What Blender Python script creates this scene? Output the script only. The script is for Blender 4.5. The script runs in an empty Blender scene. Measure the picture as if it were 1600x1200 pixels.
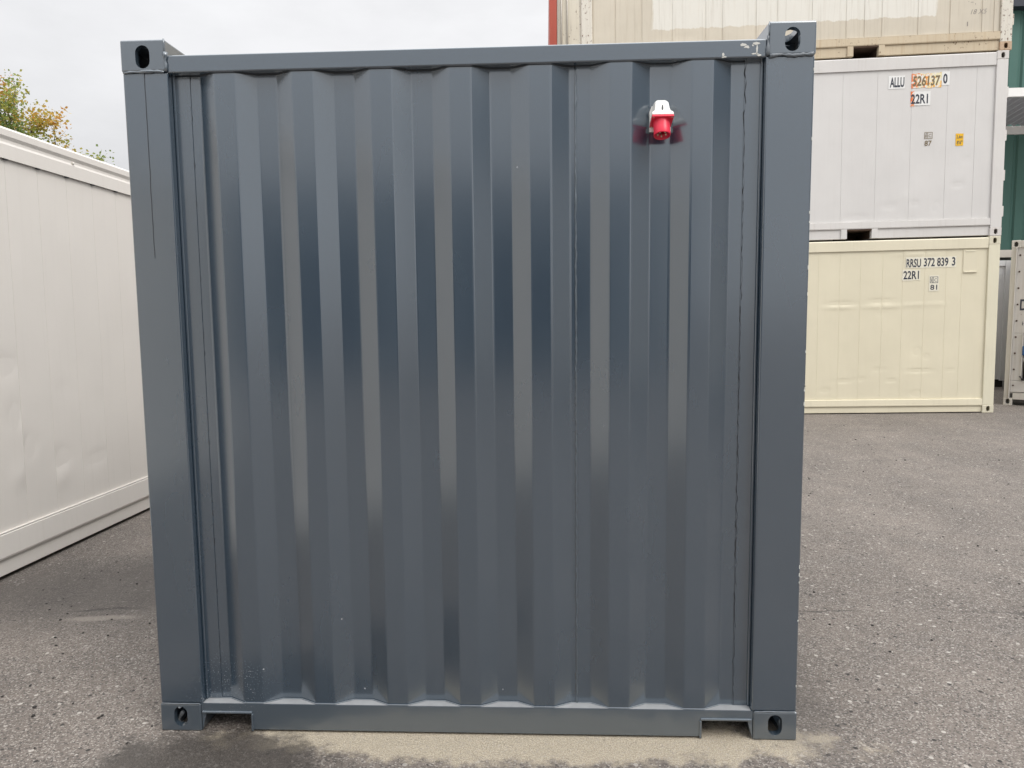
import bpy, bmesh, math, random
from mathutils import Vector, Matrix, noise
S = bpy.context.scene
C = S.collection
rad = math.radians
rnd = random.Random(7)

# ------------------------------------------------------------------ camera
cam_d = bpy.data.cameras.new('camera')
cam_d.sensor_width = 36.0
cam_d.lens = 36.0 * 1150.0 / 1600.0
cam_d.clip_start = 0.05
cam_d.clip_end = 3000
cam = bpy.data.objects.new('camera', cam_d)
cam.location = (0.29, -2.6633, 1.6182)
cam.rotation_euler = (1.4712, 0.0109, 0.0456)
C.objects.link(cam)
S.camera = cam

# ------------------------------------------------------------------ light
SUN_ELEV, SUN_AZ = rad(46), rad(132)      # azimuth clockwise from +Y (away from camera)
w = bpy.data.worlds.new('World')
S.world = w
w.use_nodes = True
wn, wl = w.node_tree.nodes, w.node_tree.links
wn.clear()
wo = wn.new('ShaderNodeOutputWorld')
bg = wn.new('ShaderNodeBackground'); bg.inputs['Strength'].default_value = 0.1
sky = wn.new('ShaderNodeTexSky'); sky.sky_type = 'NISHITA'; sky.sun_disc = False
sky.sun_elevation = SUN_ELEV; sky.sun_rotation = SUN_AZ
sky.air_density = 1.0; sky.dust_density = 3.0
tc = wn.new('ShaderNodeTexCoord')
sep = wn.new('ShaderNodeSeparateXYZ'); wl.new(tc.outputs['Generated'], sep.inputs[0])
zc = wn.new('ShaderNodeClamp'); wl.new(sep.outputs[2], zc.inputs[0])
zp = wn.new('ShaderNodeMath'); zp.operation = 'POWER'; zp.inputs[1].default_value = 2.9; wl.new(zc.outputs[0], zp.inputs[0])
zr = wn.new('ShaderNodeMapRange'); zr.inputs['From Min'].default_value = 0.0; zr.inputs['From Max'].default_value = 1.0
zr.inputs['To Min'].default_value = 7.5; zr.inputs['To Max'].default_value = 33.0
wl.new(zp.outputs[0], zr.inputs['Value'])
cn = wn.new('ShaderNodeTexNoise'); cn.inputs['Scale'].default_value = 2.6; cn.inputs['Detail'].default_value = 6; cn.inputs['Roughness'].default_value = 0.55
mp = wn.new('ShaderNodeMapping'); mp.inputs['Scale'].default_value = (1, 1, 2.6); mp.inputs['Location'].default_value = (3.1, 0.4, 0)
wl.new(tc.outputs['Generated'], mp.inputs[0]); wl.new(mp.outputs[0], cn.inputs['Vector'])
cr = wn.new('ShaderNodeMapRange'); cr.inputs['From Min'].default_value = 0.3; cr.inputs['From Max'].default_value = 0.7
cr.inputs['To Min'].default_value = 0.88; cr.inputs['To Max'].default_value = 1.12
wl.new(cn.outputs['Fac'], cr.inputs['Value'])
mul = wn.new('ShaderNodeMath'); mul.operation = 'MULTIPLY'
wl.new(zr.outputs[0], mul.inputs[0]); wl.new(cr.outputs[0], mul.inputs[1])
tint = wn.new('ShaderNodeVectorMath'); tint.operation = 'SCALE'; tint.inputs[0].default_value = (0.985, 0.985, 1.0)
wl.new(mul.outputs[0], tint.inputs['Scale'])
mx = wn.new('ShaderNodeMix'); mx.data_type = 'RGBA'; mx.inputs['Factor'].default_value = 0.95
wl.new(sky.outputs[0], mx.inputs[6]); wl.new(tint.outputs[0], mx.inputs[7])
wl.new(mx.outputs[2], bg.inputs[0]); wl.new(bg.outputs[0], wo.inputs[0])

sun_d = bpy.data.lights.new('sun', 'SUN'); sun_d.energy = 1.5; sun_d.angle = rad(28); sun_d.color = (1, 0.955, 0.9)
sun = bpy.data.objects.new('sun', sun_d); C.objects.link(sun)
sdir = Vector((math.sin(SUN_AZ) * math.cos(SUN_ELEV), math.cos(SUN_AZ) * math.cos(SUN_ELEV), math.sin(SUN_ELEV)))
sun.rotation_euler = (-sdir).to_track_quat('-Z', 'Y').to_euler()
sun.location = (0, -20, 30)
S.view_settings.view_transform = 'Standard'
S.view_settings.look = 'None'
S.view_settings.gamma = 1.0
S.view_settings.use_curve_mapping = False
S.view_settings.exposure = 0.12

# ------------------------------------------------------------------ material helpers
class NT:
    def __init__(s, name):
        s.m = bpy.data.materials.new(name); s.m.use_nodes = True
        s.n, s.l = s.m.node_tree.nodes, s.m.node_tree.links
        s.n.clear()
        s.out = s.n.new('ShaderNodeOutputMaterial')
        s.b = s.n.new('ShaderNodeBsdfPrincipled')
        s.l.new(s.b.outputs[0], s.out.inputs[0])
        s.tc = s.n.new('ShaderNodeTexCoord')
    def co(s, scale=(1, 1, 1), world=False):
        mp = s.n.new('ShaderNodeMapping'); mp.inputs['Scale'].default_value = scale
        if world:
            g = s.n.new('ShaderNodeNewGeometry'); s.l.new(g.outputs['Position'], mp.inputs[0])
        else:
            s.l.new(s.tc.outputs['Object'], mp.inputs[0])
        return mp.outputs[0]
    def noise(s, v, scale, detail=4, rough=0.5, dist=0.0):
        t = s.n.new('ShaderNodeTexNoise'); t.inputs['Scale'].default_value = scale
        t.inputs['Detail'].default_value = detail; t.inputs['Roughness'].default_value = rough
        t.inputs['Distortion'].default_value = dist
        s.l.new(v, t.inputs['Vector']); return t.outputs['Fac']
    def voro(s, v, scale, feature='F1', out='Distance'):
        t = s.n.new('ShaderNodeTexVoronoi'); t.inputs['Scale'].default_value = scale; t.feature = feature
        s.l.new(v, t.inputs['Vector']); return t.outputs[out]
    def rng(s, v, a, b, c=0.0, d=1.0, smooth=False):
        t = s.n.new('ShaderNodeMapRange'); t.inputs['From Min'].default_value = a; t.inputs['From Max'].default_value = b
        t.inputs['To Min'].default_value = c; t.inputs['To Max'].default_value = d
        if smooth: t.interpolation_type = 'SMOOTHSTEP'
        s.l.new(v, t.inputs['Value']); return t.outputs[0]
    def math(s, op, a, b=None, clamp=False):
        t = s.n.new('ShaderNodeMath'); t.operation = op; t.use_clamp = clamp
        for i, v in enumerate((a, b)):
            if v is None: continue
            if isinstance(v, (int, float)): t.inputs[i].default_value = v
            else: s.l.new(v, t.inputs[i])
        return t.outputs[0]
    def mix(s, f, a, b):
        t = s.n.new('ShaderNodeMix'); t.data_type = 'RGBA'
        for i, v in ((0, f), (6, a), (7, b)):
            if isinstance(v, (int, float)): t.inputs[i].default_value = v
            elif isinstance(v, tuple): t.inputs[i].default_value = (*v[:3], 1)
            else: s.l.new(v, t.inputs[i])
        return t.outputs[2]
    def sepxyz(s, v):
        t = s.n.new('ShaderNodeSeparateXYZ'); s.l.new(v, t.inputs[0]); return t.outputs
    def bump(s, h, strength, dist=0.01, prev=None):
        t = s.n.new('ShaderNodeBump'); t.inputs['Strength'].default_value = strength; t.inputs['Distance'].default_value = dist
        s.l.new(h, t.inputs['Height'])
        if prev is not None: s.l.new(prev, t.inputs['Normal'])
        return t.outputs[0]
    def set(s, name, v):
        i = s.b.inputs[name]
        if isinstance(v, (int, float)): i.default_value = v
        elif isinstance(v, tuple): i.default_value = (*v[:3], 1)
        else: s.l.new(v, i)

def flat(name, col, rough=0.5, metal=0.0, var=0.12, bump=0.15):
    t = NT(name)
    n = t.noise(t.co(), 14, 5, 0.6)
    t.set('Base Color', t.mix(n, tuple(c * (1 - var) for c in col), tuple(min(1, c * (1 + var)) for c in col)))
    t.set('Roughness', rough); t.set('Metallic', metal)
    t.set('Normal', t.bump(t.noise(t.co(), 90, 3), bump, 0.002))
    return t.m

def paint(name, col, rough=0.42, mottle=0.06, streak=0.1, rust=0.0, rust_lo=None, dirt=(0.30, 0.25, 0.18), wave=0.5, patch=None):
    """aged sheet-metal paint; rust 0..1 = share of surface with rust specks"""
    t = NT(name)
    co = t.co()
    m1 = t.noise(co, 1.3, 5, 0.6)
    c = t.mix(t.rng(m1, .3, .7), tuple(x * (1 - mottle) for x in col), tuple(min(1, x * (1 + mottle * .6)) for x in col))
    if patch:
        x0, x1, z0, pc = patch
        o = t.sepxyz(co)
        jag = t.math('MULTIPLY', t.math('SUBTRACT', t.noise(t.co((1, 1, .3)), 9, 4, .6), .5), .12)
        a = t.rng(t.math('ADD', o[0], jag), x0, x0 + .03); b = t.rng(t.math('ADD', o[0], jag), x1 - .03, x1, 1, 0)
        d = t.rng(t.math('ADD', o[2], jag), z0, z0 + .015)
        pm = t.math('MULTIPLY', t.math('MULTIPLY', a, b), d)
        c = t.mix(t.math('MULTIPLY', pm, .9), c, pc)
    st = t.noise(t.co((9, 9, 0.35)), 3.0, 6, 0.65)
    c = t.mix(t.math('MULTIPLY', t.rng(st, .52, .78), streak), c, dirt)
    if rust > 0:
        r1 = t.noise(t.co((1.2, 1.2, .8)), 22, 8, .7)
        r2 = t.noise(co, 2.2, 4, .6)
        rm = t.math('MULTIPLY', t.rng(r1, .70 - .22 * rust, .76 - .22 * rust), t.rng(r2, .60 - .3 * rust, .68 - .3 * rust), True)
        rs = t.noise(t.co((14, 14, 0.9)), 2.0, 5, .6)
        halo = t.math('MULTIPLY', t.rng(rs, .55, .75), rust * .55)
        c = t.mix(halo, c, (.40, .25, .12))
        c = t.mix(rm, c, (.13, .055, .025))
        t.set('Roughness', t.mix(rm, (rough,) * 3, (.85,) * 3))
    else:
        t.set('Roughness', t.rng(m1, .3, .7, rough - .05, rough + .07))
    t.set('Base Color', c)
    b = t.bump(t.noise(t.co((1, 1, .6)), 2.4, 2, .5), wave * .5, .03)
    b = t.bump(t.noise(co, 160, 2), .12, .001, b)
    t.set('Normal', b)
    return t.m

# ------------------------------------------------------------------ mesh helpers
class MB:
    def __init__(s): s.bm = bmesh.new()
    def box(s, x0, x1, y0, y1, z0, z1, bevel=0.0, seg=2):
        b = bmesh.new()
        vs = [b.verts.new((x, y, z)) for x in (x0, x1) for y in (y0, y1) for z in (z0, z1)]
        for f in ((0, 1, 3, 2), (4, 6, 7, 5), (0, 4, 5, 1), (2, 3, 7, 6), (0, 2, 6, 4), (1, 5, 7, 3)):
            b.faces.new([vs[i] for i in f])
        if bevel: bmesh.ops.bevel(b, geom=b.edges[:], offset=bevel, segments=seg, affect='EDGES', profile=0.5)
        s.join(b); return s
    def join(s, b, M=None):
        if M is not None: bmesh.ops.transform(b, matrix=M, verts=b.verts)
        mp = {v: s.bm.verts.new(v.co) for v in b.verts}
        for f in b.faces:
            try:
                g = s.bm.faces.new([mp[v] for v in f.verts]); g.smooth = f.smooth
            except ValueError: pass
        b.free()
    def poly(s, pts, d, close=True):
        """extrude polygon pts (list of 3-vectors) by vector d"""
        d = Vector(d)
        a = [s.bm.verts.new(p) for p in pts]; b = [s.bm.verts.new(Vector(p) + d) for p in pts]
        n = len(pts)
        s.bm.faces.new(a[::-1]); s.bm.faces.new(b)
        for i in range(n): s.bm.faces.new((a[i], a[(i + 1) % n], b[(i + 1) % n], b[i]))
        return s
    def tube(s, pts, r, n=8, caps=True, smooth=True):
        rings = []
        for i, p in enumerate(pts):
            p = Vector(p)
            t = (Vector(pts[min(i + 1, len(pts) - 1)]) - Vector(pts[max(i - 1, 0)])).normalized()
            u = t.orthogonal().normalized() if abs(t.z) < .9 else Vector((1, 0, 0)).cross(t).normalized()
            v = t.cross(u)
            rr = r[i] if isinstance(r, (list, tuple)) else r
            rings.append([s.bm.verts.new(p + (u * math.cos(6.28318 * k / n) + v * math.sin(6.28318 * k / n)) * rr) for k in range(n)])
        for a, b in zip(rings, rings[1:]):
            for k in range(n):
                f = s.bm.faces.new((a[k], a[(k + 1) % n], b[(k + 1) % n], b[k])); f.smooth = smooth
        if caps:
            s.bm.faces.new(rings[0][::-1]); s.bm.faces.new(rings[-1])
        return s
    def build(s, name, mat, parent=None, fix=True):
        if fix: bmesh.ops.recalc_face_normals(s.bm, faces=s.bm.faces)
        me = bpy.data.meshes.new(name); s.bm.to_mesh(me); s.bm.free()
        return link(name, me, mat, parent)

def link(name, me, mat, parent=None):
    if mat is not None and not me.materials: me.materials.append(mat)
    o = bpy.data.objects.new(name, me); C.objects.link(o)
    if parent is not None: o.parent = parent
    return o

def thing(name, label, cat, loc=(0, 0, 0), rot=(0, 0, 0), group=None):
    o = bpy.data.objects.new(name, None); C.objects.link(o)
    o.location = loc; o.rotation_euler = rot; o.empty_display_size = .2
    o['label'] = label; o['category'] = cat
    if group: o['group'] = group
    return o

def bead(p0, p1, r, mat, parent, name='weld_bead', amp=.5, step=.012, wob=.002, seed=0):
    p0, p1 = Vector(p0), Vector(p1)
    n = max(3, int((p1 - p0).length / step)); pts, rr = [], []
    q = random.Random(seed)
    for i in range(n + 1):
        p = p0.lerp(p1, i / n)
        j = noise.noise(Vector((seed * 3.1, i * .35, 0))) * wob
        d = (p1 - p0).normalized()
        side = d.cross(Vector((0, 1, 0)))
        pts.append(p + side * j); rr.append(r * (1 + amp * (q.random() - .5)))
    return MB().tube(pts, rr, 6).build(name, mat, parent)

def stadium(w, h, n=8):
    """2D outline, width w height h (h >= w)"""
    r = w / 2; pts = []
    for k in range(n + 1): a = math.pi * k / n; pts.append((r * math.cos(a), h / 2 - r + r * math.sin(a)))
    for k in range(n + 1): a = math.pi + math.pi * k / n; pts.append((r * math.cos(a), -h / 2 + r + r * math.sin(a)))
    return pts

_cast = {}
M_castshade = flat('shaded_casting_inside', (.012, .010, .009), .9)  # near-black colour paints the shade inside casting cavities and holes
def casting_mesh(mx, mz, wx=.162, wy=.178, h=.118, holes='f'):
    """hollow corner casting. local box x 0..wx y 0..wy z 0..h; holes: -y face, -x face, +z face; mirrored by mx / mz"""
    key = (mx, mz, wx, wy, h, holes)
    if key in _cast: return _cast[key]
    def tmp(mb):
        bmesh.ops.recalc_face_normals(mb.bm, faces=mb.bm.faces)
        me = bpy.data.meshes.new('tmp'); mb.bm.to_mesh(me); mb.bm.free()
        o = bpy.data.objects.new('tmp', me); C.objects.link(o); return o
    o = tmp(MB().box(0, wx, 0, wy, 0, h, .007, 3))
    t = .022
    cuts = [tmp(MB().box(t, wx - t, t, wy - t, t, h - t))]
    st = stadium(.052, .08)
    cuts.append(tmp(MB().poly([(wx / 2 + a, -.05, h * .46 + b) for a, b in st], (0, .05 + t * 1.5, 0))))
    if 's' in holes: cuts.append(tmp(MB().poly([(-.05, wy * .64 + a, h * .42 + b) for a, b in stadium(.045, .07)], (.05 + t * 1.5, 0, 0))))
    st2 = stadium(.062, .122)
    if 't' in holes: cuts.append(tmp(MB().poly([(wx / 2 + a, wy / 2 + b, h + .05) for a, b in st2], (0, 0, -.05 - t * 1.5))))
    for c in cuts:
        m = o.modifiers.new('b', 'BOOLEAN'); m.operation = 'DIFFERENCE'; m.object = c; m.solver = 'EXACT'
    bpy.context.view_layer.update()
    me = bpy.data.meshes.new_from_object(o.evaluated_get(bpy.context.evaluated_depsgraph_get()))
    for x in [o] + cuts:
        md = x.data; bpy.data.objects.remove(x); bpy.data.meshes.remove(md)
    b = bmesh.new(); b.from_mesh(me)
    for v in b.verts:
        if mx: v.co.x = wx - v.co.x
        if mz: v.co.z = h - v.co.z
    bmesh.ops.recalc_face_normals(b, faces=b.faces)
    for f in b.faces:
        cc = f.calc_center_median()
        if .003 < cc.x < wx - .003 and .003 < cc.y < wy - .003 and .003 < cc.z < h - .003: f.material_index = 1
    b.to_mesh(me); b.free(); me.name = 'corner_casting'
    _cast[key] = me
    return me
def casting(x, y, z, mx, mz, mat, parent, my=False, **k):
    me = casting_mesh(mx, mz, **k)
    me2 = me.copy(); me2.materials.clear(); me2.materials.append(mat); me2.materials.append(M_castshade)
    if my:
        wy = k.get('wy', .178)
        b = bmesh.new(); b.from_mesh(me2)
        for v in b.verts: v.co.y = wy - v.co.y
        bmesh.ops.recalc_face_normals(b, faces=b.faces); b.to_mesh(me2); b.free()
    o = link('corner_casting', me2, mat, parent); o.location = (x, y, z); return o

def lettering(txt, x, z, w, h, mat, parent, y=0.0, name='lettering', bold=.012, skew=0.0):
    """flat text mesh in the XZ plane facing -Y, fitted to box with left-bottom (x,z), width w, height h"""
    cu = bpy.data.curves.new('t', 'FONT'); cu.body = txt; cu.size = 1.0; cu.offset = bold; cu.resolution_u = 3
    o = bpy.data.objects.new('t', cu); C.objects.link(o)
    bpy.context.view_layer.update()
    me = bpy.data.meshes.new_from_object(o.evaluated_get(bpy.context.evaluated_depsgraph_get()))
    bpy.data.objects.remove(o); bpy.data.curves.remove(cu)
    xs = [v.co.x for v in me.vertices]; ys = [v.co.y for v in me.vertices]
    x0, x1, y0, y1 = min(xs), max(xs), min(ys), max(ys)
    for v in me.vertices:
        a = (v.co.x - x0) / (x1 - x0) * w; b = (v.co.y - y0) / (y1 - y0) * h
        v.co = (x + a + b * skew, y, z + b)
    me.name = name; me.materials.clear()
    return link(name, me, mat, parent)

# ------------------------------------------------------------------ ground
def sm(a, b, x):
    t = max(0.0, min(1.0, (x - a) / (b - a))); return t * t * (3 - 2 * t)
def gz(x, y):
    left = (-.066 - .0125 * (max(-5, min(9, y)) - 1.8)) * sm(-1.5, -3.1, x) * (1 - sm(-7, -12, x))
    right = (-.002 + .0105 * (max(2.5, min(8, x)) - 4.2)) * sm(3.5, 7.5, y) * sm(1.5, 3.5, x) * (1 - sm(18, 30, x))
    return left + right
def axis(lo, hi, fine_lo, fine_hi, step):
    a = []; v = fine_lo
    while v <= fine_hi + 1e-6: a.append(v); v += step
    s = step; v = fine_lo
    while v > lo: s *= 1.5; v -= s; a.insert(0, max(v, lo))
    s = step; v = fine_hi
    while v < hi: s *= 1.5; v += s; a.append(min(v, hi))
    return a

g = NT('asphalt_ground')
P = g.co(world=True)
xyz = g.sepxyz(P)
big = g.noise(g.co((1, .6, 1), world=True), .8, 6, .7)
mid = g.noise(P, 3.2, 6, .65)
cell = g.voro(P, 165, 'F1', 'Color')
cellv = g.sepxyz(cell)[0]
cd = g.voro(P, 165)
fine = g.noise(P, 340, 3, .6)
c = g.mix(g.rng(big, .35, .65), (.140, .119, .103), (.238, .203, .175))
c = g.mix(g.math('MULTIPLY', g.rng(mid, .45, .7), .45), c, (.135, .124, .116))
c = g.mix(g.math('MULTIPLY', g.rng(cellv, .74, .95), .75), c, (.46, .43, .39))
c = g.mix(g.math('MULTIPLY', g.rng(cellv, .30, .05), .9), c, (.055, .05, .047))
c = g.mix(g.math('MULTIPLY', g.rng(fine, .42, .62), .42), c, (.10, .09, .083))
# larger stones here and there
cb = g.sepxyz(g.voro(P, 42, 'F1', 'Color')); cbd = g.voro(P, 42)
stone = g.math('MULTIPLY', g.rng(cb[1], .965, .975), g.rng(cbd, .42, .34))
c = g.mix(g.math('MULTIPLY', stone, .8), c, (.50, .47, .43))
dstone = g.math('MULTIPLY', g.rng(cb[2], .975, .985), g.rng(cbd, .40, .32))
c = g.mix(g.math('MULTIPLY', dstone, .9), c, (.022, .02, .019))
# wet / oily dark area at the left front corner; darker ground along the left side
def blob(cx, cy, sx, sy, th0=.75, th1=1.15, amp=.9, nz=2.6):
    a = g.math('DIVIDE', g.math('SUBTRACT', xyz[0], cx), sx); b = g.math('DIVIDE', g.math('SUBTRACT', xyz[1], cy), sy)
    d = g.math('SQRT', g.math('ADD', g.math('MULTIPLY', a, a), g.math('MULTIPLY', b, b)))
    d = g.math('ADD', d, g.math('MULTIPLY', g.math('SUBTRACT', g.noise(P, nz, 6, .7), .5), amp))
    return g.rng(d, th0, th1, 1, 0, True)
wet = blob(-.92, -.28, .50, .33, .68, 1.02, 1.3, 6)
dark_left = g.math('MULTIPLY', blob(-2.3, 1.55, 1.3, .60, .3, 1.5), .68)
base_shade = g.math('MULTIPLY', blob(1.30, .45, .16, .75, .3, 1.4), .40)  # contact shade painted on the ground at the container's right foot
sand = blob(.22, -.02, 1.28, .18, .66, 1.02, 1.5, 8)
sandtex = g.mix(g.rng(g.noise(P, 190, 3, .7), .35, .65), (.27, .225, .165), (.56, .50, .39))
stones_show = g.rng(cellv, .80, .86)
sandm = g.math('MULTIPLY', sand, g.math('SUBTRACT', .93, g.math('MULTIPLY', stones_show, .3)))
c = g.mix(sandm, c, sandtex)
c = g.mix(g.math('MULTIPLY', wet, .80), c, (.040, .034, .029))
c = g.mix(dark_left, c, (.07, .063, .058))
c = g.mix(base_shade, c, (.07, .063, .058))
# joint of two asphalt lays, running across at y ~ 1.15
jl = g.math('SUBTRACT', g.math('ADD', xyz[1], g.math('MULTIPLY', g.math('SUBTRACT', g.noise(P, 3.5, 6, .75), .5), .22)), 1.20)
ja = g.rng(g.math('ABSOLUTE', jl), .004, .016, 1, 0)
jm = g.math('MULTIPLY', ja, g.rng(g.noise(P, 1.9, 4), .44, .56))
c = g.mix(g.math('MULTIPLY', jm, .75), c, (.045, .04, .037))
tan = g.math('MULTIPLY', blob(-2.15, 1.08, .25, .04, .6, 1.1, .9, 7), .55)
c = g.mix(tan, c, (.29, .26, .225))
g.set('Base Color', c)
r = g.rng(mid, .3, .7, .72, .9)
r = g.mix(wet, r, (.50, .50, .50))
g.set('Roughness', r)
h = g.math('ADD', g.math('MULTIPLY', g.rng(cd, .0, .6, 1, 0), .9), g.math('MULTIPLY', fine, .6))
h = g.math('ADD', h, g.math('MULTIPLY', jm, -1.4))
bn = g.bump(h, .9, .003)
bn = g.bump(g.noise(P, 14, 5, .7), .4, .02, bn)
g.set('Normal', bn)
M_asphalt = g.m

xs = axis(-900, 900, -6, 9, .5); ys = axis(-900, 900, -4, 12, .5)
mb = MB()
grid = [[mb.bm.verts.new((x, y, gz(x, y))) for y in ys] for x in xs]
for i in range(len(xs) - 1):
    for j in range(len(ys) - 1):
        f = mb.bm.faces.new((grid[i][j], grid[i + 1][j], grid[i + 1][j + 1], grid[i][j + 1])); f.smooth = True
o = mb.build('ground', M_asphalt); o['kind'] = 'structure'

# ------------------------------------------------------------------ main container paint
def grey_paint(name, base, rough, specks=True):
    t = NT(name); co = t.co()
    n = t.noise(co, 1.1, 4, .6)
    c = t.mix(t.rng(n, .3, .7), tuple(x * .95 for x in base), tuple(x * 1.05 for x in base))
    if specks:
        vc = t.sepxyz(t.voro(co, 26, 'F1', 'Color')); vd = t.voro(co, 26)
        sp = t.math('MULTIPLY', t.rng(vc[0], .988, .99), t.rng(vd, .10, .05))
        c = t.mix(t.math('MULTIPLY', sp, .75), c, (.55, .57, .6))
        # fine dust low in the left corner
        o3 = t.sepxyz(co)
        dx = t.math('MULTIPLY', t.math('ADD', o3[0], .95), 6); dz = t.math('MULTIPLY', t.math('SUBTRACT', o3[2], .17), 8)
        dd = t.math('ADD', t.math('MULTIPLY', dx, dx), t.math('MULTIPLY', dz, dz))
        ds = t.math('MULTIPLY', t.rng(dd, .1, 1.6, 1, 0), t.rng(t.noise(co, 210, 2), .655, .70))
        c = t.mix(t.math('MULTIPLY', ds, .6), c, (.5, .5, .5))
    t.set('Base Color', c)
    rr = t.rng(t.noise(t.co((1, 1, .4)), 5, 4, .6), .3, .7, rough - .03, rough + .05)
    t.set('Roughness', rr)
    t.set('Specular IOR Level', 1.0); t.set('Coat Weight', 1.0); t.set('Coat Roughness', .17); t.set('Coat IOR', 2.05); t.set('Specular Tint', (.80, .92, 1.0))
    b = t.bump(t.noise(t.co((1, 1, .4)), 2.2, 1), .05, .012)
    b = t.bump(t.noise(co, 55, 2, .4), .05, .0016, b)
    t.set('Normal', b)
    return t.m
M_grey = grey_paint('anthracite_paint', (.022, .041, .064), .24)
M_sill = grey_paint('anthracite_sill_paint', (.040, .058, .078), .36)
M_caulkshade = flat('dark_caulk_and_shade', (.030, .034, .040), .6)  # seam caulk; also darkens the top weld seam as painted rail shadow
M_weldp = flat('painted_weld', (.14, .16, .18), .35)
M_chip = flat('chipped_white_paint', (.62, .62, .58), .6)
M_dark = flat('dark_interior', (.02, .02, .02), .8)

mc = thing('shipping_container', 'freshly painted anthracite grey corrugated shipping container filling the middle, red and white socket on it', 'shipping container')
XI = 1.052; XO = 1.2165; H = 2.591; L20 = 6.058
PIT = .2816; X0F = -.8885; WO, WS, WI = .0745, .0676, .0719
YO, YI = .008, .044
def bends(pts, r=.0045):
    out = [pts[0]]
    for i in range(1, len(pts) - 1):
        p, a, b = Vector(pts[i]), Vector(pts[i - 1]), Vector(pts[i + 1])
        u = (a - p).normalized(); v = (b - p).normalized()
        q0, q1 = p + u * r, p + v * r
        out += [tuple(q0), tuple((q0 + q1 + p * 2) / 4), tuple(q1)]
    out.append(pts[-1]); return out
def profile(xa, xb):
    pts = []
    k = -1
    brk = []
    for k in range(-1, 9):
        s = X0F + k * PIT
        brk += [(s, YO), (s + WO, YO), (s + WO + WS, YI), (s + WO + WS + WI, YI)]
    def yat(x):
        for (x0, y0), (x1, y1) in zip(brk, brk[1:]):
            if x0 <= x <= x1: return y0 + (y1 - y0) * (x - x0) / (x1 - x0)
        return YI
    def clipy(x, y): return YI if (x < -.957 or x > .946) else y
    pts.append((xa, clipy(xa, yat(xa))))
    for x, y in brk:
        if xa + .004 < x < xb - .004 and -.96 < x < .95: pts.append((x, y))
    pts.append((xb, clipy(xb, yat(xb))))
    return pts
def sheet(xa, xb, dy, name='corrugated_sheet', z0=.112, z1=2.50):
    pr = bends(profile(xa, xb)) if len(profile(xa, xb)) > 2 else profile(xa, xb)
    mb = MB()
    front = [(x, y + dy) for x, y in pr]; back = [(x, y + dy + .002) for x, y in pr][::-1]
    nz = 24; lv = [z0 + (z1 - z0) * i / nz for i in range(nz + 1)]
    ring = front + back
    vv = []
    for z in lv:
        vv.append([mb.bm.verts.new((x, y , z)) for x, y in ring])
    n = len(ring)
    for a, b in zip(vv, vv[1:]):
        for k in range(n): mb.bm.faces.new((a[k], a[(k + 1) % n], b[(k + 1) % n], b[k]))
    mb.bm.faces.new(vv[0][::-1]); mb.bm.faces.new(vv[-1])
    return mb.build(name, M_grey, mc)
sheet(-1.049, -.992, -.003)
sheet(-.997, .403, 0)
sheet(.399, .995, -.0028)
sheet(.990, 1.049, -.0056)
bead((-.9945, YI - .0005, .115), (-.9945, YI - .0005, 2.47), .0022, M_caulkshade, mc, 'seam', seed=1, wob=.006)
bead((.4005, YI - .001, .115), (.4005, YI - .001, 2.47), .0040, M_sill, mc, 'weld_seam', amp=.7, step=.012, seed=2, wob=.003)
bead((.9925, YI - .004, .115), (.9925, YI - .004, 2.47), .0022, M_caulkshade, mc, 'seam', seed=3, wob=.005)
# corner posts
for s in (-1, 1):
    a, b = sorted((s * XI, s * XO))
    MB().box(a, b, 0, .12, .112, 2.479, .006, 3).build('corner_post', M_grey, mc)
    a, b = sorted((s * (XI - .0005), s * (XI - .009)))
    MB().box(a, b, .030, .052, .113, 2.478, .002, 1).build('post_flange', M_grey, mc)
    a, b = sorted((s * 1.07, s * XO))
    MB().box(a, b, L20 - .12, L20, .112, 2.479, .006, 2).build('corner_post', M_grey, mc)
# drip on the left post
q = random.Random(4); pts = []
for i in range(40):
    z = 2.476 - i * .0168
    pts.append((-1.137 + .004 * noise.noise(Vector((0, 0, i * .22))), -.0004, z))
MB().tube(pts, [.0013] * 39 + [.0005], 5).build('paint_run', M_caulkshade, mc)
# castings
for s in (-1, 1):
    x = -1.2195 if s < 0 else 1.2195 - .162
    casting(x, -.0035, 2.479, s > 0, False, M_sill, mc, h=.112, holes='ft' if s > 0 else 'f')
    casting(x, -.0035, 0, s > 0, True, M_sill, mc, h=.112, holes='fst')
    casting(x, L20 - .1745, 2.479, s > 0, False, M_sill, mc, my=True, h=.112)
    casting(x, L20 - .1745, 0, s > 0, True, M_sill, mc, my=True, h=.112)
    a, b = sorted((s * 1.062, s * 1.211))
    bead((a, -.0035, 2.4775), (b, -.0035, 2.4775), .0058, M_weldp if s > 0 else M_sill, mc, amp=1.0, seed=5 + s, wob=.004)
    bead((a, -.0035, .1125), (b, -.0035, .1125), .0026, M_weldp, mc, amp=.5, seed=8 + s)
    bead((s * 1.0565, -.001, 2.478), (s * 1.0565, -.001, 2.545), .0062, M_weldp if s > 0 else M_sill, mc, amp=1.2, seed=11 + s)
    bead((s * 1.0585, -.0035, 2.545), (s * 1.0585, -.0035, 2.590), .0022, M_sill, mc, amp=1.0, seed=14 + s)
# top front rail
MB().box(-1.0555, 1.0555, .002, .062, 2.4745, 2.536, .005, 3).build('top_rail', M_grey, mc)
# weld seam along the sheet top, coloured dark as the shadow under the rail
pr = profile(-1.045, 1.045)
MB().tube([(x, y - .001, 2.4738) for x, y in pr], .0032, 6).build('shaded_top_weld_seam', M_caulkshade, mc)
MB().tube([(x, y - .003, .1145) for x, y in pr], .0028, 6).build('bottom_weld_seam', M_weldp, mc)
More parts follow.
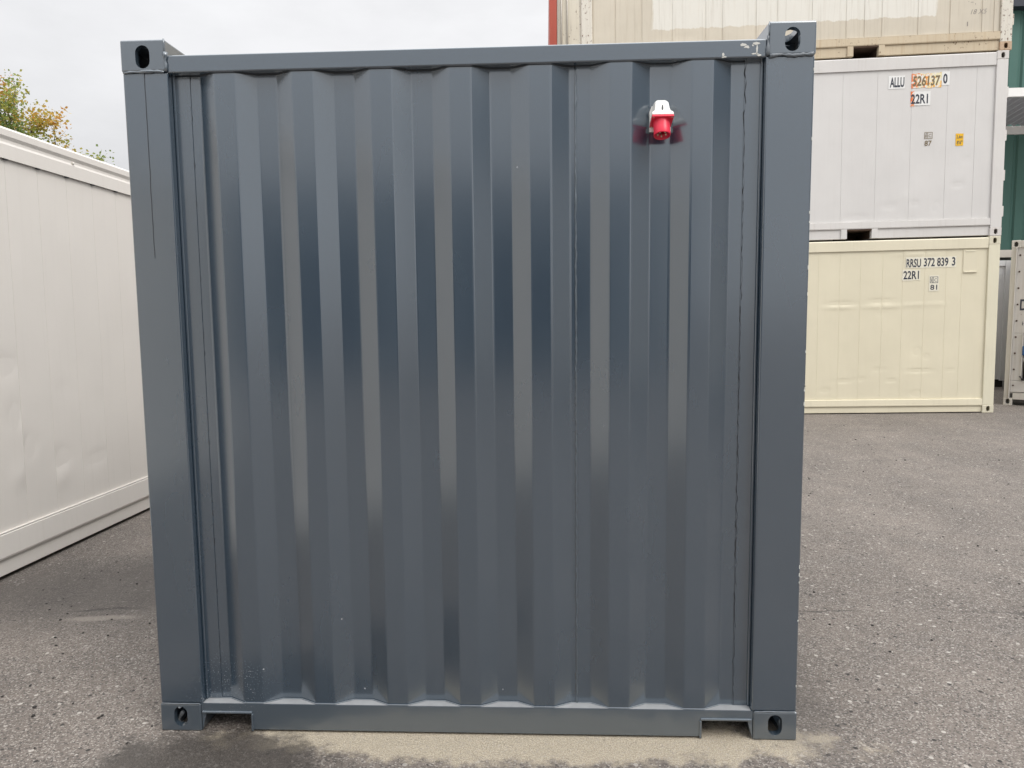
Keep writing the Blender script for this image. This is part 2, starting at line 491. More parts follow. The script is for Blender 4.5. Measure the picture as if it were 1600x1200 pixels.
# bottom sill with a pocket notch at either end
mb = MB()
pts = [(-1.056, 0, .1125), (1.056, 0, .1125), (1.056, 0, .080), (.868, 0, .080), (.868, 0, .010), (-.862, 0, .010), (-.862, 0, .080), (-1.056, 0, .080)]
mb.poly(pts, (0, .055, 0)).build('bottom_sill', M_sill, mc)
M_ledgelit = flat('ledge_sky_highlight', (.30, .31, .32), .5, var=.3)  # paler grey paints the sky's highlight onto the sill top
MB().box(-1.05, 1.05, .0035, .0535, .1127, .1135).build('ledge_highlight', M_ledgelit, mc)
MB().box(-1.056, 1.056, .055, .075, .080, .1125).build('sill_ledge', M_sill, mc)
for s, xa in ((-1, -.862), (1, .868)):
    xb = s * 1.054
    lo, hi = sorted((xa, xb))
    mb = MB()
    mb.box(lo - (.006 if s > 0 else 0), hi + (.006 if s < 0 else 0), -.006, .09, .074, .083, .003, 2)
    a, b = sorted((xa - s * .001, xa - s * .010))
    mb.box(a, b, -.0055, .09, -.0005 + (.004), .0735, .003, 2)
    mb.build('pocket_lip', M_sill, mc)
    # sloped cheek beside the casting
    xx = s * 1.0555
    MB().poly([(xx, .001, .0735), (xx - s * .018, .001, .0735), (xx, .001, .006)], (0, .12, 0)).build('pocket_cheek', M_sill, mc)
# top and bottom side rails, roof, floor, side and rear walls
def side_profile(y0, y1, pit=.278):
    out = []; y = y0; d = 0
    while y < y1:
        for dy_, x in ((0, 0), (.072, 0), (.14, .036), (.21, .036)):
            if y + dy_ < y1: out.append((y + dy_, x))
        y += pit
    out.append((y1, 0)); return out
for s in (-1, 1):
    a, b = sorted((s * 1.150, s * 1.212))
    MB().box(a, b, .176, L20 - .176, 2.475, 2.540, .005).build('side_rail', M_grey, mc)
    MB().box(a, b, .176, L20 - .176, .015, .165, .005).build('side_rail', M_grey, mc)
    mb = MB(); sp = side_profile(.121, L20 - .121)
    ring = [(s * (1.205 - x), y) for y, x in sp] + [(s * (1.203 - x), y) for y, x in sp][::-1]
    mb.poly([(x, y, .166) for x, y in ring], (0, 0, 2.474 - .166)).build('corrugated_side_wall', M_grey, mc)
mb = MB(); sp = side_profile(.063, L20 - .063, .209)
ring = [(y, 2.532 - x * .5) for y, x in sp] + [(y, 2.530 - x * .5) for y, x in sp][::-1]
mb.poly([(-1.149, y, z) for y, z in ring], (2.298, 0, 0)).build('roof', M_grey, mc)
MB().box(-1.149, 1.149, .080, L20 - .02, .125, .165).build('floor', M_dark, mc)
for i in range(18): MB().box(-1.148, 1.148, .25 + i * .32, .30 + i * .32, .018, .124).build('floor_crossbeam', M_dark, mc)
MB().box(-1.069, 1.069, L20 - .06, L20 - .02, .166, 2.474).build('rear_wall', M_grey, mc)
# paint chips on the right end of the top rail
def flake(cx, cz, w_, h_, seed):
    q = random.Random(seed); n = 11
    pts = [(cx + w_ * math.cos(6.283 * i / n) * q.uniform(.45, 1.1), .0018, cz + h_ * math.sin(6.283 * i / n) * q.uniform(.45, 1.1)) for i in range(n)]
    return MB().poly(pts, (0, -.0006, 0)).build('paint_chip', M_chip, mc)
for i, (x, z, a, b) in enumerate(((.972, 2.517, .013, .006), (.985, 2.510, .012, .006), (.906, 2.486, .004, .011), (.907, 2.479, .010, .004),
                                  (1.018, 2.521, .015, .005), (1.020, 2.500, .004, .018), (1.015, 2.487, .013, .004), (1.027, 2.482, .009, .004), (1.006, 2.515, .006, .003))):
    flake(x, z, a, b, i + 20)

q = random.Random(31)
for i in range(16):
    z = q.uniform(1.3, 2.44) if i % 3 else q.uniform(.2, 1.3)
    n = 7; w_, h_ = q.uniform(.0012, .003), q.uniform(.004, .012)
    MB().poly([(1.2135 + w_ * math.cos(6.283 * k / n) * q.uniform(.6, 1.1), -.0003, z + h_ * math.sin(6.283 * k / n) * q.uniform(.6, 1.1)) for k in range(n)], (0, -.0005, 0)).build('paint_chip', M_chip, mc)

# ------------------------------------------------------------------ socket on the container
M_wpl = flat('white_plastic', (.80, .80, .77), .35, var=.03, bump=.03)
M_rpl = flat('red_plastic', (.80, .028, .07), .32, var=.05, bump=.03)
M_rin = flat('red_plastic_inside', (.30, .006, .012), .5, var=.05)
M_pin = flat('brass_pin', (.75, .68, .5), .3, metal=.8)
SX = .6965
sk = thing('power_inlet_socket', 'white and red five pin power inlet socket mounted high on the grey corrugated container', 'socket', (SX, YI, 2.27))
# local frame: y=0 is the wall face
ax = Vector((0, -.30, -.954)).normalized()        # axis of the plug opening
fx = Vector((1, 0, 0)); fy = ax.cross(fx).normalized()
if fy.y > 0: fy = -fy                             # points outward along the flange
Fc = Vector((0, -.046, .000))                     # centre of the flange plate
def P3(c, u, v, n=0.0): return c + fx * u + fy * v + ax * n
# back plate
st = [(-.037, -.030), (.037, -.030), (.037, .040), (.030, .056), (.014, .062), (-.014, .062), (-.030, .056), (-.037, .040)]
MB().poly([(a, -.0005, b) for a, b in st], (0, -.016, 0)).build('base_plate', M_wpl, sk)
# housing lofted from the flange up to the base plate
def loft(sections, name, mat, parent):
    mb = MB(); rings = [[mb.bm.verts.new(p) for p in sct] for sct in sections]; n = len(rings[0])
    for a, b in zip(rings, rings[1:]):
        for k in range(n): mb.bm.faces.new((a[k], a[(k + 1) % n], b[(k + 1) % n], b[k]))
    mb.bm.faces.new(rings[0][::-1]); mb.bm.faces.new(rings[-1])
    bmesh.ops.bevel(mb.bm, geom=[e for e in mb.bm.edges], offset=.0018, segments=2, affect='EDGES', clamp_overlap=True)
    return mb.build(name, mat, parent)
hw = .037
s0 = [P3(Fc, -hw, -.034, -.001), P3(Fc, hw, -.034, -.001), P3(Fc, hw, .037, -.001), P3(Fc, -hw, .037, -.001)]
s1 = [P3(Fc, -hw, -.034, -.013), P3(Fc, hw, -.034, -.013), P3(Fc, hw, .036, -.012), P3(Fc, -hw, .036, -.012)]
s2 = [Vector((-.029, -.014, .030)), Vector((.029, -.014, .030)), Vector((.026, -.068, .030)), Vector((-.026, -.068, .030))]
s3 = [Vector((-.027, -.014, .058)), Vector((.027, -.014, .058)), Vector((.022, -.052, .061)), Vector((-.022, -.052, .061))]
s4 = [Vector((-.020, -.014, .071)), Vector((.020, -.014, .071)), Vector((.014, -.036, .072)), Vector((-.014, -.036, .072))]
loft([s0, s1, s2, s3, s4], 'housing', M_wpl, sk)
MB().box(-.0018, .0018, -.0690, -.0655, .030, .047).build('housing_slot', M_caulkshade, sk)
mb = MB(); mb.tube([(-.0372, -.010, .028), (-.0385, -.010, .028)], .006, 12).build('screw_plug', flat('pale_grey_plastic', (.5, .5, .5), .4), sk)
# red flange plate, collar, inner floor and pins
mb = MB(); b = bmesh.new()
q4 = [P3(Fc, -hw, -.036), P3(Fc, hw, -.036), P3(Fc, hw, .038), P3(Fc, -hw, .038)]
mb.poly(q4, ax * .006); mb.build('flange', M_rpl, sk)
R0, LN, n = .0290, .058, 32
mb = MB()
rings = []
for r_, d in ((R0 + .001, .0065), (R0, .012), (R0 - .0004, .035), (R0, LN - .002), (R0 - .0008, LN), (R0 - .0035, LN), (R0 - .004, LN - .022)):
    rings.append([mb.bm.verts.new(P3(Fc, r_ * math.cos(6.28318 * k / n), r_ * math.sin(6.28318 * k / n), d)) for k in range(n)])
for a, bb in zip(rings, rings[1:]):
    for k in range(n):
        f = mb.bm.faces.new((a[k], a[(k + 1) % n], bb[(k + 1) % n], bb[k])); f.smooth = True
mb.bm.faces.new(rings[-1])
mb.build('collar', M_rpl, sk)
mb = MB(); mb.tube([P3(Fc, 0, 0, LN - .0215), P3(Fc, 0, 0, LN - .019)], R0 - .0045, 24).build('contact_carrier', M_rin, sk)
for k in range(5):
    a = rad(90 + 72 * k) + rad(180)
    u, v = .0150 * math.cos(a), .0150 * math.sin(a)
    MB().tube([P3(Fc, u, v, LN - .0185), P3(Fc, u, v, LN - .004)], .0026, 8).build('contact_pin', M_pin, sk)
for u, v in ((-.031, .031), (.031, .031), (-.031, -.029), (.031, -.029)):
    MB().tube([P3(Fc, u, v, .0062), P3(Fc, u, v, .0075)], .0030, 8).build('flange_screw', M_pin, sk)

# ------------------------------------------------------------------ reefer containers
W8 = 2.438
def panel(xa, xb, z0, z1, y, mat, parent, dents=(), res=.10, th=.02, rib=0.0):
    nx = max(1, int((xb - xa) / res)); nz = max(1, int((z1 - z0) / res))
    mb = MB(); G = []
    for i in range(nx + 1):
        col = []
        for j in range(nz + 1):
            x = xa + (xb - xa) * i / nx; z = z0 + (z1 - z0) * j / nz; d = 0
            if 0 < i < nx and 0 < j < nz:
                for (dx, dz, sx, sz, dp) in dents:
                    e = ((x - dx) / sx) ** 2 + ((z - dz) / sz) ** 2
                    if e < 9: d += dp * math.exp(-e)
                d += .0012 * noise.noise(Vector((x * 3, y, z * 2.2)))
            col.append(mb.bm.verts.new((x, y + d, z)))
        G.append(col)
    for i in range(nx):
        for j in range(nz):
            f = mb.bm.faces.new((G[i][j], G[i + 1][j], G[i + 1][j + 1], G[i][j + 1])); f.smooth = True
    # skirt
    loop = [G[i][0] for i in range(nx + 1)] + [G[nx][j] for j in range(1, nz + 1)] + [G[i][nz] for i in range(nx - 1, -1, -1)] + [G[0][j] for j in range(nz - 1, 0, -1)]
    fr = [mb.bm.verts.new(v.co) for v in loop]
    bk = [mb.bm.verts.new((v.co.x, y + th, v.co.z)) for v in loop]
    for k in range(len(loop)):
        mb.bm.faces.new((fr[k], bk[k], bk[(k + 1) % len(loop)], fr[(k + 1) % len(loop)]))
    return mb.build('side_panel', mat, parent)

def reefer(t, L, Hc, mats, seams, top=.16, b1=.155, b2=.26, pockets=(), gap=.004, dents=(), res=.1, post=.155, rivets=(), rough_top=False, recess=.004, cw=.162, rolled=False):
    """t: root at left-front-bottom corner, front = -Y. seams: x positions of panel joints, left to right."""
    mp_, mr, mcst = mats['panel'], mats['rail'], mats['cast']
    zb = Hc - top
    # castings (4 front, 4 rear)
    for xx, m in ((0, False), (L - cw, True)):
        for yy, my in ((0, False), (W8 - .178, True)):
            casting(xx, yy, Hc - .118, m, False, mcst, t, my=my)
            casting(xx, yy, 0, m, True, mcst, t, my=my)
    # posts
    for xa in (.003, L - post - .003):
        for ya in (.003, W8 - .163):
            MB().box(xa, xa + post, ya, ya + .16, .118, Hc - .118, .006).build('corner_post', mats.get('post', mr), t)
    # top rail: outer face plus a rolled lip
    mb = MB(); xa, xb = cw + .001, L - cw - .001
    pr = [(.030, zb), (.010, zb), (.008, Hc - .028), (.018, Hc - .014), (.09, Hc - .010), (.09, zb)]
    if rolled: pr = [(.030, zb), (.012, zb), (.012, zb + top * .42), (.020, zb + top * .50), (.020, zb + top * .58), (.008, zb + top * .68), (.008, Hc - .028), (.018, Hc - .014), (.09, Hc - .010), (.09, zb)]
    mb.poly([(xa, y, z) for y, z in pr], (xb - xa, 0, 0)); mb.build('top_rail', mr, t)
    MB().box(post + .004, cw + .0005, .012, .05, zb, Hc - .119).build('rail_stop', mr, t) if False else None
    # bottom rail: upper band, recessed lower band
    pr = [(.030, b2), (.009, b2 - .006), (.006, b1 + .012), (.010, b1), (.034, b1 - .004), (.09, b1 - .004), (.09, b2)]
    MB().poly([(post + .004, y, z) for y, z in pr], (L - 2 * post - .008, 0, 0)).build('bottom_rail', mr, t)
    cuts = [cw + .001]
    for p0, p1 in sorted(pockets): cuts += [p0, p1]
    cuts.append(L - cw - .001)
    for k in range(0, len(cuts), 2):
        a, b = cuts[k], cuts[k + 1]
        MB().box(a, b, .026, .085, .014, b1 - .005, .003, 1).build('lower_rail', mr, t)
    for p0, p1 in pockets:
        for a, b in ((p0 - .085, p0 - .001), (p1 + .001, p1 + .085)):
            MB().box(a, b, .008, .0255, .016, b1 - .001, .002, 1).build('pocket_frame', mr, t)
        MB().box(p0, p1, .012, .60, b1 - .024, b1 - .0055).build('pocket_roof', M_rustdark, t)
        MB().box(p0 - .006, p0 - .0005, .09, .60, .02, b1 - .02).build('pocket_wall', M_rustdark, t)
        MB().box(p1 + .0005, p1 + .006, .09, .60, .02, b1 - .02).build('pocket_wall', M_rustdark, t)
        MB().box(p0, p1, .60, .61, .02, b1 - .02).build('pocket_back', M_rustdark, t)
    # backing sheet + panels
    xs_ = [post + .006] + list(seams) + [L - post - .006]
    MB().box(post + .004, L - post - .004, .030 + recess, .085, b2, zb - .001).build('backing_sheet', mp_, t)
    for a, b in zip(xs_, xs_[1:]):
        panel(a + gap / 2, b - gap / 2, b2 + .003, zb - .004, .030, mp_, t, [d for d in dents if a - .3 < d[0] < b + .3], res, th=recess + .02)
    for x, z in rivets:
        MB().tube([(x, .013, z), (x, .003, z)], [.012, .009], 10).build('rivet', mr, t)
    # roof, underside, rear, ends
    MB().box(.07, L - .07, .091, W8 - .09, Hc - .03, Hc - .012).build('roof', mr, t)
    MB().box(.03, L - .03, .12, W8 - .09, .156, .20).build('underframe', mr, t)
    MB().box(post + .004, L - post - .004, W8 - .085, W8 - .03, .016, Hc - .02).build('rear_wall', mp_, t)
    for xa in (.03, L - .055):
        MB().box(xa, xa + .025, .164, W8 - .164, .02, Hc - .02).build('end_wall', mp_, t)

M_rustdark = flat('rusty_steel', (.07, .04, .025), .9, var=.5)
# -- left, long cream reefer ----
m_l = dict(panel=paint('cream_white_paint', (.77, .735, .685), .40, .03, .05, wave=.35), rail=paint('cream_white_rail_paint', (.79, .755, .705), .36, .03, .06, wave=.25))
m_l['cast'] = m_l['rail']
LC = thing('refrigerated_container', 'long cream white refrigerated container at the left edge, seen along its smooth side', 'container',
           (-3.237 - 0.0, -5.2, -.055 + .0125 * 7.0), (-.0125 * 0, 0, rad(90) - .009))
LC.rotation_euler = (0, rad(0), rad(90) - .009)
# slope along its length (local x = world y)
LC.rotation_mode = 'XYZ'
LC.matrix_world = Matrix.Translation((-3.226, -5.2, .037)) @ Matrix.Rotation(.0128, 4, 'X').inverted() @ Matrix.Rotation(rad(90) + .009 * -1 + 0, 4, 'Z')
Y0L = -5.2
s_l = [2.313 - Y0L + .302 * k for k in range(-24, 16)]
s_l = [s for s in s_l if .3 < s < 11.9]
rv = [(2.683 - Y0L + .786 * k, 2.896 - .105) for k in range(-9, 6)]
dl = [(1.98 - Y0L, 1.02, .05, .07, .018), (2.05 - Y0L, .80, .05, .05, .018), (2.35 - Y0L, .66, .09, .05, .013), (2.38 - Y0L, .52, .05, .06, -.012), (1.95 - Y0L, .62, .03, .06, -.014),
      (2.8 - Y0L, .58, .12, .03, .009), (2.45 - Y0L, 1.15, .03, .03, .009), (1.9 - Y0L, 1.35, .08, .05, .010), (2.9 - Y0L, 1.0, .06, .10, .006)]
reefer(LC, 12.192, 2.896, m_l, s_l, top=.215, b1=.125, b2=.285, dents=dl, res=.05, gap=.0022, rivets=rv, rolled=True, recess=.0022)
mb = MB()
for s_ in s_l: mb.box(s_ - .018, s_ + .018, .013, .029, 2.896 - .221, 2.896 - .216)
o = mb.build('rail_spacers', M_caulkshade, LC); o['kind'] = 'stuff'
MB().box(.16, 12.03, .0145, .0295, .287, .293, .001, 1).build('panel_sealant', m_l['rail'], LC)

# -- the stack on the right ----
th = -.0353; SXX, SY, SZ, SL = 6.923, 8.485, .028, .0105
GR = 'refrigerated containers stacked three high'
def stack_root(name, label, k, dx=0.0, dyy=0.0):
    t = thing(name, label, 'container', group=GR)
    Mx = Matrix.Translation((SXX, SY, SZ)) @ Matrix.Rotation(th, 4, 'Z') @ Matrix.Rotation(-SL, 4, 'Y') @ Matrix.Translation((-L20 + dx, dyy, 2.591 * k + .002 * k))
    t.matrix_world = Mx
    return t
pk = [(L20 - 2.165, L20 - 1.815), (1.815, 2.165)]
def xr(*ls): return sorted(L20 - l * 1.012 for l in ls)
# bottom
m_b = dict(panel=paint('pale_yellow_paint', (.76, .705, .54), .42, .04, .06, dirt=(.5, .40, .25), wave=.6), rail=paint('pale_yellow_rail_paint', (.78, .725, .56), .40, .04, .10, rust=.06),
           post=paint('pale_yellow_post_paint', (.76, .72, .56), .45, .05, .12, rust=.16), cast=paint('rust_tinged_casting_paint', (.70, .66, .52), .5, .08, .2, rust=.42))
t1 = stack_root('refrigerated_container', 'pale yellow refrigerated container at the bottom of the right stack, marked RRSU', 0)
sb = xr(.508, .724, 1.022, 1.33, 1.612, 1.924, 2.218, 2.522, 2.82, 3.12, 3.42, 3.72, 4.02, 4.32, 4.62, 4.92, 5.22, 5.52)
def dz(u, v, su, sv, d): return (L20 - u * 1.012, v, su, sv, d)
db = [dz(2.2, 1.66, .16, .022, .012), dz(2.2, 1.60, .2, .02, -.010), dz(1.62, 1.69, .14, .02, .012), dz(1.6, 1.60, .26, .018, -.010), dz(1.1, 1.62, .25, .02, -.008), dz(.75, 1.62, .1, .018, -.006),
      dz(1.62, .66, .08, .014, .012), dz(1.05, .64, .14, .014, .013), dz(.62, .65, .06, .014, .008), dz(2.15, .5, .10, .016, .010), dz(1.9, .52, .08, .016, .008), dz(1.08, .30, .07, .03, .012),
      dz(1.1, .93, .05, .05, .008), dz(.96, .85, .03, .03, .008), dz(2.4, .36, .06, .03, .007), dz(1.62, 1.5, .06, .02, .006), dz(1.45, .5, .06, .016, .007), dz(1.15, 2.36, .3, .03, -.008), dz(2.3, 2.3, .05, .12, .004)]
reefer(t1, L20, 2.591, m_b, sb, top=.165, b1=.11, b2=.215, dents=db, res=.028, gap=.003, recess=.0022)
vb = L20 - .60
MB().box(L20 - .50, L20 - .30, .022, .0295, 2.07, 2.40, .003).build('vent_cover', m_b['panel'], t1)
MB().box(L20 - .49, L20 - .32, .012, .0215, 2.075, 2.095, .003).build('vent_lip', m_b['rail'], t1)
MB().box(L20 - .47, L20 - .34, .016, .0215, 2.375, 2.392, .003).build('vent_lip', m_b['post'], t1)
# middle
m_m = dict(panel=paint('off_white_paint', (.70, .685, .665), .42, .04, .08, dirt=(.42, .38, .33), wave=.5), rail=paint('off_white_rail_paint', (.70, .68, .655), .42, .05, .14, rust=.10),
           post=paint('off_white_post_paint', (.72, .70, .675), .42, .04, .12, rust=.12), cast=paint('off_white_casting_paint', (.68, .65, .62), .5, .08, .2, rust=.40))
t2 = stack_root('refrigerated_container', 'off white refrigerated container in the middle of the right stack, marked ALLU with orange backing', 1, .004)
smid = xr(.407, .797, 1.285, 1.758, 2.236, 2.715, 3.19, 3.67, 4.15, 4.63, 5.10, 5.58)
dm = [dz(.5, 1.1, .03, .03, .008), dz(.62, .75, .08, .03, .008), dz(.9, .45, .05, .06, .008), dz(1.2, .5, .05, .03, .008), dz(1.55, .48, .1, .03, .007), dz(2.0, .32, .14, .025, .010), dz(1.35, .62, .04, .05, -.006), dz(.45, 1.45, .06, .02, .006)]
reefer(t2, L20, 2.591, m_m, smid, top=.19, pockets=pk, dents=dm, res=.04, gap=.006, recess=.003)
# top
m_t = dict(panel=paint('weathered_ivory_paint', (.66, .60, .49), .5, .08, .36, rust=.16, patch=(1.02, 5.05, .52, (.80, .78, .71)), dirt=(.36, .30, .22)),
           rail=paint('rust_streaked_ivory_paint', (.62, .52, .37), .55, .08, .50, rust=.46, dirt=(.42, .27, .12)),
           post=paint('rusty_white_post_paint', (.74, .70, .61), .5, .06, .2, rust=.62), cast=paint('rusted_casting_paint', (.55, .40, .27), .6, .1, .3, rust=.60))
t3 = stack_root('refrigerated_container', 'weathered ivory refrigerated container with rust streaks, topmost of the right stack', 2, .035)
stp = xr(.25, .41, .84, 1.27, 1.76, 2.0, 2.25, 2.72, 3.2, 3.5, 3.97, 4.21, 4.68, 5.12, 5.5)
reefer(t3, L20, 2.591, m_t, stp, top=.19, b1=.155, b2=.27, pockets=pk, dents=[dz(3.8, .42, .5, .02, -.012), dz(1.1, .3, .1, .05, .008), dz(4.6, .4, .2, .05, .008)], res=.06, gap=.026, recess=.007)
# hinges on the door end
def hinges(t, zs, mat):
    for z in zs:
        MB().box(L20 - .010, L20 + .024, .02, .075, z - .075, z + .075, .004, 1).build('door_hinge', mat, t)
hinges(t2, (.35, .86, 1.42, 2.02), m_m['post']); hinges(t3, (.42, 1.0, 1.6, 2.1), m_t['post'])
for t, m in ((t1, m_b), (t2, m_m), (t3, m_t)):
    MB().box(L20 - .002, L20 + .006, .10, W8 - .10, .15, 2.45).build('door', m['panel'], t)

# ------------------------------------------------------------------ markings
M_ink = flat('navy_black_lettering', (.035, .04, .06), .5, var=.1)
M_inkb = flat('brown_lettering', (.20, .15, .08), .6)
M_white = flat('white_decal', (.84, .84, .82), .45, var=.02)
ys_ = .0270
def X(l): return L20 - l * 1.012
def plate(t, x0, x1, z0, z1, mat, y=ys_, name='decal', jag=0.0, seed=0):
    q = random.Random(seed)
    if jag:
        pts = []; n = 9
        for i in range(n + 1): pts.append((x0 + (x1 - x0) * i / n, y, z0 + q.uniform(-jag, jag)))
        for i in range(n, -1, -1): pts.append((x0 + (x1 - x0) * i / n, y, z1 + q.uniform(-jag, jag)))
    else: pts = [(x0, y, z0), (x1, y, z0), (x1, y, z1), (x0, y, z1)]
    return MB().poly(pts, (0, -.0006, 0)).build(name, mat, t)
# middle container: ALLU 526137 0 / 22R1 (local z = world z - 2.62)
t = NT('torn_orange_decal'); co = t.co(); o3 = t.sepxyz(co)
gx = t.rng(o3[0], X(1.30), X(.90))
base = t.mix(t.rng(gx, .25, .75), (.78, .16, .03), (.86, .44, .07))
pat = t.noise(t.co((1.6, 1, .7)), 20, 3, .6)
base = t.mix(t.math('MULTIPLY', t.rng(pat, .42, .48), t.rng(gx, .0, .3)), base, (.86, .78, .50))
base = t.mix(t.rng(t.noise(t.co((1, 1, .6)), 31, 3, .6), .53, .57), base, (.82, .78, .74))
t.set('Base Color', base); t.set('Roughness', .5)
M_torn = t.m
zt = 2.125
dcl = plate(t2, X(1.61), X(1.385), zt + .008, zt + .190, M_white, jag=.002)
lettering('ALLU', X(1.590), zt + .028, .200, .140, M_ink, dcl, y=ys_ - .0016, bold=.03)
dcl = plate(t2, X(1.295), X(.885), zt + .008, zt + .205, M_torn, jag=.010, seed=3)
lettering('526137', X(1.28), zt + .030, .375, .145, M_inkb, dcl, y=ys_ - .0016, skew=.05, bold=.03)
dcl = plate(t2, X(.882), X(.775), zt + .030, zt + .220, M_white, jag=.003)
lettering('0', X(.865), zt + .050, .060, .140, M_ink, dcl, y=ys_ - .0016, bold=.03)
zt2 = 1.900
dcl = plate(t2, X(1.30), X(1.240), zt2 - .020, zt2 + .19, M_torn, y=ys_ - .0, jag=.010, seed=9)
dcl = plate(t2, X(1.250), X(1.030), zt2 - .012, zt2 + .180, M_white, y=ys_ - .0012, jag=.003)
lettering('22R1', X(1.295), zt2 + .012, .235, .135, M_ink, dcl, y=ys_ - .0026, bold=.025)
def iic(t, l, z, yr, mat, plate_=None):
    """i|C box over a two digit number; l,z = left-bottom of the digits"""
    x = X(l); pp = t
    pp = plate(t, x - .012, x + .125, z - .02, z + .21, plate_ or M_white) if plate_ else t
    yy = ys_ - .0018
    mb = MB()
    for a, b, c_, d in ((0, .112, .100, .106), (0, .112, .186, .192), (0, .006, .1061, .1859), (.106, .112, .1061, .1859), (.034, .039, .1061, .1859), (.045, .049, .1061, .1859)):
        mb.box(x + a, x + b, yy - .0004, yy, z + c_, z + d)
    mb.build('emblem_frame', mat, pp)
    lettering('i', x + .015, z + .118, .010, .054, mat, pp, y=yy, bold=0)
    lettering('C', x + .060, z + .120, .036, .046, mat, pp, y=yy, bold=0)
    lettering(yr, x + .006, z, .098, .074, mat, pp, y=yy)
iic(t2, 1.095, 1.315, '87', M_inkb)
M_yel = flat('yellow_decal', (.86, .50, .02), .5)
dcl = plate(t2, X(.665), X(.560), 1.300, 1.470, M_yel, jag=.003)
lettering('2,6m', X(.655), 1.395, .085, .055, M_inkb, dcl, y=ys_ - .0016, bold=.03)
lettering("8'6\"", X(.650), 1.318, .080, .055, M_inkb, dcl, y=ys_ - .0016, bold=.03)
# bottom container
zt = 2.17
dcl = plate(t1, X(1.292), X(.590), zt - .010, zt + .145, flat('pale_decal', (.80, .765, .64), .45, var=.02), jag=.003)
lettering('RRSU', X(1.282), zt, .205, .125, M_ink, dcl, y=ys_ - .0016, bold=.022)
lettering('372 839', X(1.04), zt + .006, .345, .125, M_ink, dcl, y=ys_ - .0016, bold=.022)
lettering('3', X(.650), zt + .010, .048, .125, M_ink, dcl, y=ys_ - .0016, bold=.022)
dcl = plate(t1, X(1.335), X(1.085), zt - .190, zt - .035, flat('pale_decal', (.80, .765, .64), .45, var=.02), jag=.006, seed=4)
lettering('22R1', X(1.320), zt - .172, .220, .122, M_ink, dcl, y=ys_ - .0016, bold=.022)
iic(t1, .945, 1.835, '81', M_ink, flat('pale_decal', (.80, .765, .64), .45, var=.02))
# pencilled marks on the top container
M_gr = flat('faded_grey_mark', (.30, .27, .24), .7)
lettering('18 X5', X(.555), .520, .205, .065, M_gr, t3, y=.0285, bold=-.005, skew=.3)
lettering('1', X(.60), .360, .014, .060, M_gr, t3, y=.0285, bold=-.005)
lettering('\u00b7 \u2013 ,', X(.59), .640, .10, .06, M_gr, t3, y=.0285, bold=-.005)

# ------------------------------------------------------------------ red containers with weathered doors behind the stack
m_red = paint('faded_red_paint', (.45, .085, .055), .55, .1, .2, rust=.2)
m_door = paint('peeling_cream_paint', (.70, .655, .55), .6, .08, .6, rust=.42, dirt=(.30, .26, .21))
m_gal = flat('weathered_rod', (.50, .47, .42), .5, metal=.3)
RX, RY = .395, 12.3
RL = ('red container with peeling cream doors behind the right stack, topmost of its stack',
      'red container behind the right stack, middle of its stack', 'red container behind the right stack, on the ground')
for k in range(3):
    t = thing('door_end_container', RL[2 - k], 'container', (RX, RY, 2.898 * k), group='red containers stacked behind the right stack')
    for xx, m in ((0, False), (W8 - .162, True)):
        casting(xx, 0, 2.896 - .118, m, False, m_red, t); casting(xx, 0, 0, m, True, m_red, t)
        MB().box(xx + .003, xx + .145 if not m else xx + .159, .003, .12, .118, 2.778, .004).build('corner_post', m_red, t)
    MB().box(.163, W8 - .163, .005, .09, 2.79, 2.88).build('door_header', m_red, t)
    MB().box(.163, W8 - .163, .005, .09, .02, .13).build('door_sill', m_red, t)
    for a, b in ((.150, 1.215), (1.223, W8 - .165)):
        d = MB()
        d.box(a, b, .020, .065, .133, 2.787, .003)
        d = d.build('door', m_door, t)
        MB().box(a + .008, a + .030, .012, .0195, .14, 2.78).build('gasket', m_gal, d)
        for xx in (a + .085, a + .20, a + .62):
            MB().tube([(xx, .000, .10), (xx, .000, 2.84)], .016, 10).build('locking_rod', m_gal, d)
    for a in (.003, W8 - .04):
        MB().box(a, a + .037, .121, 6.05, .01, 2.88).build('side_wall', m_red, t)
    MB().box(.041, W8 - .041, .121, 6.05, 2.84, 2.87).build('roof', m_red, t)
    MB().box(.041, W8 - .041, 6.0, 6.04, .02, 2.83).build('rear_wall', m_red, t)
    MB().box(.041, W8 - .041, .121, 5.99, .10, .14).build('floor', M_dark, t)

# ------------------------------------------------------------------ far right: angled refrigeration end
m_d = dict(p=paint('grubby_white_paint', (.60, .575, .54), .5, .08, .35, rust=.22), r=paint('grubby_frame_paint', (.62, .59, .53), .5, .08, .45, rust=.3))
M_blue = flat('blue_cover_paint', (.03, .10, .24), .45)
dt = thing('refrigerated_container', 'grubby white refrigerated container end with bolts and blue cover, cut by the right edge', 'container',
           (7.575, 9.35, .03), (0, 0, rad(-35)))
for xx, m in ((0, False), (W8 - .12, True)):
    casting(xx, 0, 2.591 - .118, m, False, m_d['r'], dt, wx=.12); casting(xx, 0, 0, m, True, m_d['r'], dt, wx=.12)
    a, b = (.003, .080) if not m else (W8 - .080, W8 - .003)
    MB().box(a, b, .003, .05, .118, 2.473, .005).build('corner_post', m_d['r'], dt)
    a, b = (.062, .079) if not m else (W8 - .079, W8 - .062)
    MB().box(a, b, -.020, .0025, .118, 2.473, .004).build('post_flange', m_d['p'], dt)
MB().box(.121, W8 - .121, .006, .08, 2.48, 2.585, .004).build('top_rail', m_d['r'], dt)
MB().poly([(.121, .004, .20), (W8 - .121, .004, .20), (W8 - .121, .004, .10), (W8 - .5, .004, .01), (.36, .004, .01), (.29, .004, .10), (.121, .004, .10)], (0, .07, 0)).build('bottom_rail', m_d['r'], dt)
MB().box(.0815, W8 - .0815, .022, .04, 1.15, 2.478).build('upper_panel', m_d['p'], dt)
